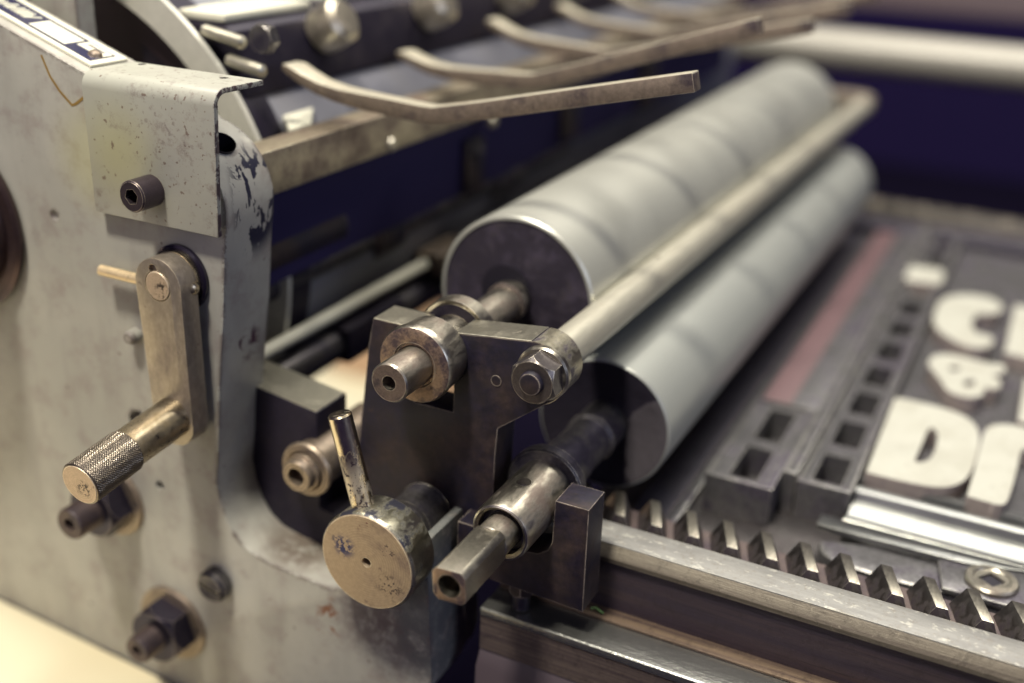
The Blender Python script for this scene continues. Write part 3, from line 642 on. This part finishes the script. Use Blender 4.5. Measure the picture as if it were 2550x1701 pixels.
part('lever', lathe(new(), [(0, 0), (0, 5.2), (hd.length + 5.2, 5.2), (hd.length + 6, 4.6), (hd.length + 6, 2.2), (hd.length + 5, 0)], hb, hd, 48),
     steel('inked_lever', (.70, .60, .44), (.055, .038, .05), 50, .50, .54, .24, .4, edge=(.9, .78, .55), stretch=(1.4, 1.4, .6), spots=[((4, 0, -14), 24, (.66, .57, .42), .40)]), kn)
part('lever_collar', lathe(new(), [(0, 0), (0, 7.6), (3, 7.2), (3, 0)], hb + hd.normalized() * 2.2, hd, 40), M['iron_ink'], kn)

# ================================================================== SMALL LEVER WITH STUB SHAFT (left, behind the frame)
lv = thing('stub_shaft_lever', 'dark lever block with flat bright top and flanged stub shaft behind the frame edge', 'lever', (-75, -70, -100))
a_top = [(-118, -36), (-60.8, -43.7), (-61, -60), (-61, -96), (-40, -99), (-40, -150), (-118, -160)]
part('block', bev(prism(new(), a_top, -85, -60), .6), M['iron_deep'], lv)
b = new(); vs = []
for (x, z_) in ((-118, -35.9), (-61.3, -43.55)):
    for dz in (0, .3):
        for yy in (-84.4, -60.6): vs.append(b.verts.new((x, yy, z_ + dz)))
for f in ((0, 1, 3, 2), (4, 6, 7, 5), (0, 4, 5, 1), (2, 3, 7, 6), (0, 2, 6, 4), (1, 5, 7, 3)): b.faces.new([vs[i] for i in f])
part('bright_top', b, M['steel_flat'], lv)
L = (-60.8, 0, -69.5)
o = part('stub_shaft', lathe(new(), [(-40, 0), (-40, 12), (-92, 12), (-92.5, 13.6), (-94, 14.0), (-95.5, 13.2), (-96, 10.6), (-95.2, 9.4), (-98, 9.2), (-98.3, 8.2), (-102, 8.0), (-102.8, 7.2), (-102.8, 4.6), (-96, 4.0), (-96, 0)], L, (0, 1, 0), 64), M['bronze'], lv, L)

# push rod and lower rods that run under the rollers
pr = thing('push_rod', 'thin bright rod running from the frame edge to a knuckle joint', 'rod', (-118, 0, -42))
q0 = at(640, 888, 'Y', -60); X_, Z_ = q0.x, q0.z
part('rod', cyl(new(), (X_, -70, Z_), (0, 1, 0), 176, 3.8, .4, 24), M['white_enamel'], pr)
part('knuckle', bev(box(new(), X_ - 9, X_ + 11, 108, 150, Z_ - 9, Z_ + 7), 3), M['bronze'], pr)
part('joint_nut', hexa(new(), (X_ + 14, 150, Z_ - 8), (0, -1, 0), 14, 10, .3), M['iron_ink'], pr)
part('far_rod', cyl(new(), (X_ + 2, 150, Z_), (0, 1, 0), 250, 9, .4, 24), M['lead'], pr)
lb = thing('lower_guide_bar', 'dark round guide bar running below the bright push rod', 'bar', (X_, 80, Z_ - 28))
part('bar', cyl(new(), (X_ - 4, -74, Z_ - 20), (0, 1, 0), 480, 9, .6, 32), M['iron_ink'], lb)
part('guide_block', bev(box(new(), X_ - 14, X_ + 8, 10, 70, Z_ - 30, Z_ - 9), 2), M['iron_deep'], lb)
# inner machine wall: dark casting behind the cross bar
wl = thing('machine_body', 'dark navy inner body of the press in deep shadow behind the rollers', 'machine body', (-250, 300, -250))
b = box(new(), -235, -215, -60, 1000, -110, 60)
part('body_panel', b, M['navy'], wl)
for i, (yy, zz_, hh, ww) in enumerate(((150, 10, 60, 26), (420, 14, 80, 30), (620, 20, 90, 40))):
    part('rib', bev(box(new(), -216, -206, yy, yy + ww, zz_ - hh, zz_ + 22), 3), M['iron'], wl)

tr = thing('feed_shafts', 'dark shafts and collars running behind the frame edge in shadow', 'shafts', (-128, 0, 10))
for x_, z_, r_, y0_, l_ in ((-128, 30, 9, -75, 70), (-124, 12, 12, -70, 90), (-128, -10, 8, -75, 420)):
    part('shaft', cyl(new(), (x_, y0_, z_), (0, 1, 0), l_, r_, 1, 32), M['iron_ink'] if r_ < 10 else M['iron'], tr)
part('collar', cyl(new(), (-128, 60, -10), (0, 1, 0), 26, 13, 1, 32), M['iron'], tr)
part('collar', cyl(new(), (-128, 210, -10), (0, 1, 0), 40, 14, 1, 32), M['iron_ink'], tr)
# ================================================================== CROSS BAR above
cb = thing('cross_bar', 'long flat steel cross bar passing under the gripper fingers', 'bar', (-108, 300, 60))
part('bar', bev(box(new(), -117, -99.5, -78.5, 740, 50.5, 71.5), .6), M['cross_bar'], cb)
q = at(975, 388, 'X', -99.5)
for x_, y_, z0_, z1_, w_ in ((-113.8, 150, -2, 34, 22), (-113.8, 300, 4, 40, 30), (-113.8, 470, -2, 44, 34)):
    part('bracket', bev(box(new(), x_, x_ + 5, y_, y_ + w_, z0_, z1_), 1.2), M['iron'], cb)
    part('bracket_bolt', lathe(new(), [(0, 0), (0, 5), (3, 4), (4, 0)], (x_ + 5, y_ + w_ / 2, z1_ - 9), (1, 0, 0), 20), M['iron_ink'], cb)
part('screw_head', lathe(new(), [(0, 0), (0, 4), (1.6, 3.2), (2, 0)], (-99.5, q.y, 54), (1, 0, 0), 24), M['steel'], cb)
part('lower_shade_web', box(new(), -118, -114, -60, 740, -2, 50.4), M['navy'], cb)  # navy sheet carried down to darken the gap, shade as colour
q = at(1222, 300, 'X', -101.5); part('oil_cup', lathe(new(), [(0, 0), (0, 5), (3, 4), (4, 0)], (-101.5, q.y, q.z), (1, 0, 0), 24), M['steel'], cb)

# ================================================================== GRIPPER FINGERS
names = ['nearest gripper finger, whose sharp straight end reaches over the upper roller', 'second gripper finger, its end crossing the pale tube', 'third gripper finger counted away from the frame', 'fourth gripper finger counted away from the frame', 'fifth gripper finger, most blurred, at the top edge']
key = [(-133, 99), (-129, 98.2), (-122, 94.6), (-112, 90.6), (-100, 88.2), (-85, 86.8), (-68, 85.8), (-54, 84.9), (-46, 84.9), (-38, 86.6), (-20, 90.6), (10, 98), (45, 106.6), (82, 115.6)]
def finger_bm():
    def pf(t):
        w_ = 4.6 + 3.4 * max(0, (.5 - t) * 2); h = 4.2 if t > .42 else 4.2 - 2.6 * (.42 - t) / .42
        if t < .05: w_ *= .75
        return [(-w_, -h), (w_, -h), (w_, h), (-w_, h)]
    return bev(sweep(new(), [(x, 0, z_) for x, z_ in key], pf, (0, 1, 0)), .7, 2, 50)
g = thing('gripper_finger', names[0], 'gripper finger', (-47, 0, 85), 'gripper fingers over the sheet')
bl = part('blade', finger_bm(), M['finger'], g); bl.data.materials.append(M['finger_side_shade'])
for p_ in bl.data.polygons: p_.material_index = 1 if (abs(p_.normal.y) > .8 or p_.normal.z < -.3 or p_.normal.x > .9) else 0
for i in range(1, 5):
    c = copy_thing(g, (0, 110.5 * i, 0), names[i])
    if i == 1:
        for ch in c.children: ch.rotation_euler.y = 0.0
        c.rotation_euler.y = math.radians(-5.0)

# gripper bar (dark) with cam knobs
gb = thing('gripper_bar', 'dark blurred gripper bar with pale blocks on top above the fingers', 'bar', (-190, 250, 110))
part('bar', bev(prism(new(), [(-212, 80), (-156, 76), (-144, 84), (-150, 116.5), (-156, 119), (-212, 121)], -22, 760), 4), M['iron_deep'], gb)
for yy in (6, 118, 230, 342):
    pass
q = at(585, 25, 'Z', 139); part('white_block', bev(box(new(), -214, -156, -20, 52, 119.8, 124), 1.5), M['white_enamel'], gb)
part('pale_block', bev(box(new(), -212, -166, 74, 230, 120.4, 124), 1.5), M['cylinder'], gb)
kb = thing('cam_knob', 'first shiny round knob on the dark gripper bar, nearest the frame', 'knob', (-152, 0, 112), 'round knobs on the gripper bar')
qk = at(842, 66, 'X', -136)
def knob_bm(y, z_):
    return lathe(new(), [(0, 0), (0, 12), (8, 13), (17, 12.6), (20, 9), (20.5, 0)], (-150, y, z_ - 6), (.86, 0, .5), 40)
part('cap', knob_bm(qk.y, qk.z), M['knob'], kb)
kb.location = Vector((-142, qk.y, qk.z)) * S
for ch in kb.children: ch.location = Vector((-139.5, qk.y, qk.z)) * S - kb.location
for i, lb_ in ((1, 'second shiny knob on the dark gripper bar'), (2, 'third shiny knob on the dark gripper bar'), (3, 'farthest shiny knob on the gripper bar at the top edge')): copy_thing(kb, (0, 111 * i, 0), lb_)
q = [at(*p, 'Z', 72) for p in ((702, 285), (722, 322), (774, 306), (786, 222), (762, 236))]
tag(part('wedge_plate', bev(prism(new(), [(v.x, v.y) for v in q], 68, 72, 'Z'), .8), M['white_enamel']), 'bright white wedge plate beside the frame top and the nearest finger', 'plate')
for i, (p1, p2) in enumerate((((505, 75), (610, 108)), ((565, 148), (660, 180)))):
    a1 = at(*p1, 'Y', -25); a2 = at(*p2, 'Y', -25); dd = (a2 - a1)
    tag(part('spring_clip', cyl(new(), a1, dd, dd.length, 3.2, 1.5, 20), M['steel_flat']), ('upper' if i == 0 else 'lower') + ' tan clip pin between the white cylinder rim and the dark bar', 'clip', 'tan clip pins')
q = at(660, 95, 'Y', -24); tag(part('bar_end_nut', hexa(new(), (q.x, -22, q.z), (0, -1, 0), 6, 7.5, .2), M['iron_ink']), 'grey nut on the near end of the dark gripper bar', 'nut')

# impression cylinder
ic = thing('impression_cylinder', 'big cylinder end with white rim ring behind the frame', 'cylinder', (-270, 0, -160))
part('rim', lathe(new(), [(0, 139), (0, 155), (3, 155), (3, 139), (0, 139)], (-270, -32, 0), (0, 1, 0), 160), M['cylinder'], ic)
part('inside', lathe(new(), [(8, 138.9), (9, 122), (22, 118), (22, 0)], (-270, -32, 0), (0, 1, 0), 96), M['cyl_in'], ic)
part('drum_side', lathe(new(), [(0, 139), (0, 150), (24, 150), (24, 139)], (-270, -28.8, 0), (0, 1, 0), 96), M['iron_deep'], ic)
part('blanket', lathe(new(), [(0, 120), (0, 149), (800, 149), (800, 0)], (-270, -4, 0), (0, 1, 0), 128), M['sheet'], ic)
q = at(180, 25, 'Y', -60); tag(part('grey_post', bev(box(new(), q.x - 22, q.x + 9, -66, -54, q.z - 60, q.z + 60), 2), M['paint']), 'blurred grey green post behind the nameplate', 'post')

# ================================================================== RAIL, RACK, BED
rl = thing('bearer_rail', 'long polished bearer rail with dark side and bright lower ledge', 'rail', (200, -70, -140))
X0, X1 = 34, 420
part('rail_top', bev(prism(new(), [(-65.3, -88), (-65.4, -80.0), (-49, -79.6), (-49, -88)], X0, X1, 'X'), .3), M['rail'], rl)
part('rail_bevel', bev(prism(new(), [(-68.6, -88), (-68.9, -85.7), (-68.3, -84.6), (-65.45, -80.4), (-65.45, -88)], X0, X1, 'X'), .25), M['rail_bevel'], rl)
part('rail_side', prism(new(), [(-66.8, -115.2), (-66.8, -88.1), (-49, -88.1), (-49, -115.2)], X0, X1, 'X'), M['rail_side'], rl)
part('brass_strip', bev(prism(new(), [(-75, -115), (-75, -113.8), (-66.9, -113.4), (-66.9, -115)], X0, X1, 'X'), .2), M['brass_strip'], rl)
part('ledge', bev(prism(new(), [(-93.6, -119), (-93.6, -115.6), (-92.8, -115), (-49, -115.3), (-49, -119)], 33.5, X1, 'X'), .15), M['ledge'], rl)
part('grained_side', prism(new(), [(-93, -138), (-93, -119.1), (-50, -119.1), (-50, -138)], 33.5, X1, 'X'), M['wood'], rl)
part('base_side', prism(new(), [(-96.5, -260), (-96.5, -146), (-92, -138.1), (-50, -138.1), (-50, -260)], 33.5, X1, 'X'), M['purple_base'], rl)
# ink crumbs on the ledge
q = at(1487, 1520, 'Z', -113)
b = new(); tube(b, [(q.x - 3, q.y, -113), (q.x - 1, q.y + .6, -112.2), (q.x + 1.6, q.y - .6, -112.4), (q.x + 3.2, q.y - .4, -113)], .55, 8)
tag(part('green_scrap', b, N('green_scrap').fin((.16, .30, .09), .5, 0)), 'tiny green scrap lying on the brass strip beside the rail', 'scrap')

rk = thing('gear_rack', 'steel gear rack with slanting teeth behind the bearer rail', 'gear rack', (200, -30, -105))
rb = new(); box(rb, X0, X1, -48.6, -12, -110, -94.2)
part('rack_body', rb, M['root'], rk)
pitch = 18.25; x_first = 159.9 - 6 * pitch; ty0, ty1 = -35.5, -14.5
for i in range(0, 17):
    xf = x_first + i * pitch
    if xf > 300: break
    b = new(); sh_ = 8.2
    topw, botw, zt_, zb_ = 4.9, 14.0, -83.8, -94.3
    vs = []
    for yy, s_ in ((ty1, 0.0), (ty0, sh_)):
        for w_, z_ in ((botw, zb_), (topw, zt_)):
            vs.append(b.verts.new((xf + s_ - w_ / 2 - (0 if w_ == topw else 1.2), yy - (2.4 if (z_ == zb_ and yy == ty0) else 0), z_))); vs.append(b.verts.new((xf + s_ + w_ / 2, yy - (2.4 if (z_ == zb_ and yy == ty0) else 0), z_)))
    for f in ((0, 1, 3, 2), (4, 6, 7, 5), (0, 2, 6, 4), (1, 5, 7, 3), (2, 3, 7, 6), (0, 4, 5, 1)): b.faces.new([vs[j] for j in f])
    t_ = part('tooth', bev(b, .3), M['tooth'], rk); t_.data.materials.append(M['steel'])
    for p_ in t_.data.polygons: p_.material_index = 1 if p_.normal.z > .95 else 0  # brighter tops over darker flanks: light put into colour by face direction

bd = thing('type_bed', 'flat dull steel press bed holding the letters', 'press bed', (200, 300, -135))
part('bed_plate', box(new(), 40, 470, -11.5, 640, -135, -117), M['bed'], bd)
part('far_rail', bev(box(new(), 60, 470, 641, 668, -135, -98), 2), M['steel'], bd)
part('far_edge', bev(box(new(), 60, 470, 600, 636, -117, -107), 2), M['lead_dark'], bd)
q1 = xy(1662, 1295, -116); q2 = xy(1745, 1172, -116)
# guide strips beside the roller
for nm, x0_, x1_, z1_, mt, yy0, lab in (('guide_strip', 84, 90, -112, 'lead', -8, 'grey guide strip on the bed nearest the lower roller'), ('guide_strip', 64, 83, -114, 'lead_dark', -8, 'dark flat guide strip under the lower roller'),):
    tag(part(nm, bev(box(new(), x0_, x1_, yy0, 590, -116.9, z1_), .4), M[mt]), lab, 'strip', 'guide strips on the bed')

# furniture blocks: hollow metal with windows
def furniture(x0, x1, y0, y1, ztop, holes, label, mat='lead'):
    t = part('furniture_block', bev(box(new(), x0, x1, y0, y1, -116.8, ztop), .6), M[mat])
    cut(t, *[box(new(), a0, a1, c0, c1, ztop - dp, ztop + 5) for a0, a1, c0, c1, dp in holes])
    return tag(t, label, 'metal furniture', 'hollow metal furniture blocks')
furniture(95, 131, 42.5, 148, -94, [(97, 126, 44.5, 146, 2.2), (106, 121, 50, 88, 22), (106, 121, 98, 140, 22)], 'nearest hollow furniture block with two windows and raised edge')
furniture(131.6, 139, 62, 575, -92, [(133, 137.6, 64, 573, .8)], 'long narrow furniture bar between the block and the letters')
hl = []
yy = 68
while yy < 540: hl.append((146, 161.5, yy, yy + 33, 22)); yy += 46
furniture(140, 167.8, 60, 560, -94, [(141.5, 166.3, 62, 558, 2.2)] + hl, 'long furniture block with a row of square windows beside the letters')
b = bev(box(new(), 96, 113, 152, 560, -116.8, -99), .5); tag(part('red_rule', b, M['red']), 'long red edged rule lying on the bed beyond the furniture block', 'rule')
b = bev(box(new(), 114, 131, 152, 560, -116.8, -96), .5); tag(part('pale_rule', b, M['lead']), 'wide pale rule between the red rule and the narrow furniture bar', 'rule')

# base plate for the letters
tag(part('spacing_material', box(new(), 169, 380, 92, 560, -116.8, -104), M['lead']), 'grey spacing material filling the bed around the letters', 'spacing material')

# ------------------------------------------------------------------ letters, cut in outline and standing at type height
TZ = -93.3; ZO = (2050, 620); ZS = 2.24
def L_(pts): return [xy(ZO[0] + x / ZS, ZO[1] + y / ZS, TZ) for x, y in pts]
def smooth(pts, it=2, keep=()):
    for _ in range(it):
        o_ = []
        n = len(pts)
        for i in range(n):
            a, c = Vector(pts[i]), Vector(pts[(i + 1) % n]); o_ += [tuple(a * .75 + c * .25), tuple(a * .25 + c * .75)]
        pts = o_
    return pts
def letter(name, outs, holes, label, depth=11.0, it=2):
    b = new()
    for o_ in outs: prism(b, smooth(L_(o_), it), TZ, TZ - depth, 'Z')
    t = part(name, bev(b, .35, 1, 40), M['type_side'])
    cutters = [prism(new(), smooth(L_(h), it), TZ + 3, TZ - depth - 3, 'Z') for h in holes]
    if cutters: cut(t, *cutters)
    t.data.materials.clear(); t.data.materials.append(M['type_side']); t.data.materials.append(M['type'])
    for p in t.data.polygons: p.material_index = 1 if p.normal.z > .9 else 0
    return tag(t, label, 'printing letter', 'large pale printing letters')
def dense(pts, corner):                      # doubled points keep a corner crisp
    out = []
    for i, p in enumerate(pts):
        out.append(p)
        if i in corner: out += [p, p]
    return out
letter('letter_d', [dense([(398, 832), (440, 832), (560, 858), (700, 893), (800, 935), (862, 990), (876, 1060), (860, 1150), (835, 1225), (795, 1290), (725, 1325), (640, 1330), (520, 1312), (380, 1280), (238, 1243)], (0, 14))],
       [[(592, 990), (632, 1010), (640, 1060), (622, 1130), (590, 1178), (545, 1190), (508, 1188), (516, 1165), (552, 1085)]], 'large pale letter D at the front of the type form')
letter('letter_c', [[(690, 262), (800, 250), (930, 268), (1005, 310), (1000, 345), (950, 365), (868, 360), (832, 392), (832, 440), (862, 470), (930, 480), (958, 510), (930, 548), (860, 556), (760, 530), (660, 470), (612, 420), (618, 350), (645, 295)]], [], 'blurred pale letter C standing behind the ampersand')
letter('ampersand', [[(575, 640), (610, 590), (700, 582), (830, 612), (930, 640), (1010, 640), (1022, 680), (985, 700), (935, 700), (985, 725), (1000, 760), (960, 788), (905, 770), (900, 810), (850, 834), (760, 822), (690, 790), (655, 735), (620, 690)]],
       [[(700, 655), (770, 655), (750, 680), (705, 680)], [(775, 740), (850, 725), (840, 760), (790, 768)]], 'small pale ampersand between the letters C and D')
letter('letter_r', [dense([(900, 1000), (960, 975), (1060, 978), (1180, 1010), (1260, 1060), (1240, 1140), (1160, 1120), (1105, 1110), (1085, 1220), (1050, 1350), (1020, 1430), (960, 1425), (800, 1378), (840, 1240), (872, 1110)], (11, 12))], [], 'pale round shouldered letter cut by the picture edge right of the D')
letter('letter_l', [dense([(1070, 310), (1180, 330), (1250, 350), (1200, 640), (1120, 600), (1010, 580), (1040, 440)], (0, 2, 3, 5))], [], 'pale straight letter cut by the picture edge behind the C')
letter('letter_i', [dense([(1125, 720), (1230, 740), (1200, 990), (1085, 955)], (0, 1, 2, 3))], [], 'narrow pale letter at the picture edge right of the ampersand')
letter('type_block', [dense([(478, 88), (560, 98), (668, 118), (676, 150), (660, 200), (560, 188), (450, 172), (460, 130)], ())], [], 'small blurred pale block at the far corner of the type form', it=1)

# silver furniture bars in front of the letters
fb = thing('aluminium_bar', 'stepped bright aluminium bar lying in front of the letter D', 'bar', (260, 55, -110))
prof_ = [(42, -116.8), (42, -101), (43, -100), (46.5, -100), (47.5, -101), (50, -105), (60, -104.5), (64, -102.6), (66, -104.5), (72, -104.8), (74, -99.6), (75.5, -99), (79.5, -99), (80.5, -100), (81, -103), (86, -103), (87, -98.6), (90.5, -98.6), (90.5, -116.8)]
part('profile', prism(new(), prof_, 168.5, 400, 'X'), M['alu'], fb)
q = xy(2040, 1308, -100)
tag(part('lock_plate', bev(prism(new(), [(157.5, 30.5), (228, 32), (243, 36), (262, 40.8), (262, 41.6), (157.5, 41.6)], -103, -99.5, 'Z'), .5), M['alu']), 'thin silver plate end sticking out below the aluminium bar', 'plate')
qb = thing('lock_quoin', 'grey cast quoin block with round socket ring and square hole', 'quoin', (215, 12, -116))
pp = [xy(*p, -104) for p in ((2040, 1345), (2045, 1372), (2068, 1392), (2180, 1430), (2300, 1462), (2560, 1530), (2600, 1420), (2480, 1385), (2330, 1370))]
part('block', bev(prism(new(), pp, -116.8, -104, 'Z'), 1.6, 3), M['lead'], qb)
pp = [xy(*p, -101.5) for p in ((2335, 1395), (2345, 1465), (2420, 1485), (2600, 1535), (2620, 1440), (2400, 1392))]
part('raised_block', bev(prism(new(), pp, -104, -101, 'Z'), 1.0, 2), M['lead'], qb)
rc = xy(2470, 1445, -99.5)
o = part('socket_ring', lathe(new(), [(-2, 0), (-2, 12.0), (1.2, 12.0), (2.0, 11.2), (2.0, 8.6), (1.4, 8.0), (1.2, 0)], (rc[0], rc[1], -100.5), (0, 0, 1), 64), M['steel'], qb)
sqv = [(rc[0] + 6.2 * math.cos(math.radians(90 * i + 8)), rc[1] + 6.2 * math.sin(math.radians(90 * i + 8))) for i in range(4)]
cut(o, prism(new(), sqv, -104, -96, 'Z'))
part('socket_shade', prism(new(), sqv, -100.95, -100.6, 'Z'), M['hole'], qb)  # dark plate carrying the shade inside the square hole
tag(part('lower_lock_bar', bev(box(new(), 176, 330, -10.5, -1, -116.8, -108), .8), M['alu']), 'flat silver strip between the rack teeth and the quoin block', 'bar')

# ================================================================== FAR BACKGROUND
wt = thing('white_tube', 'thick pale painted rail crossing the dark background at top right', 'rail', (300, 900, 5))
part('tube', cyl(new(), (-150, 900, 8), (1, 0, 0), 1400, 23, 1, 48), M['tube'], wt)
ft = thing('far_shelf', 'blurred greyish brown shelf edge at the very top right', 'shelf', (500, 1500, 60))
q = at(2300, 5, 'Y', 1500); part('edge', bev(box(new(), -420, 1600, 1500, 1560, q.z - 14, q.z + 60), 2), N('shelf_brown').fin((.16, .12, .13), .6, 0), ft)
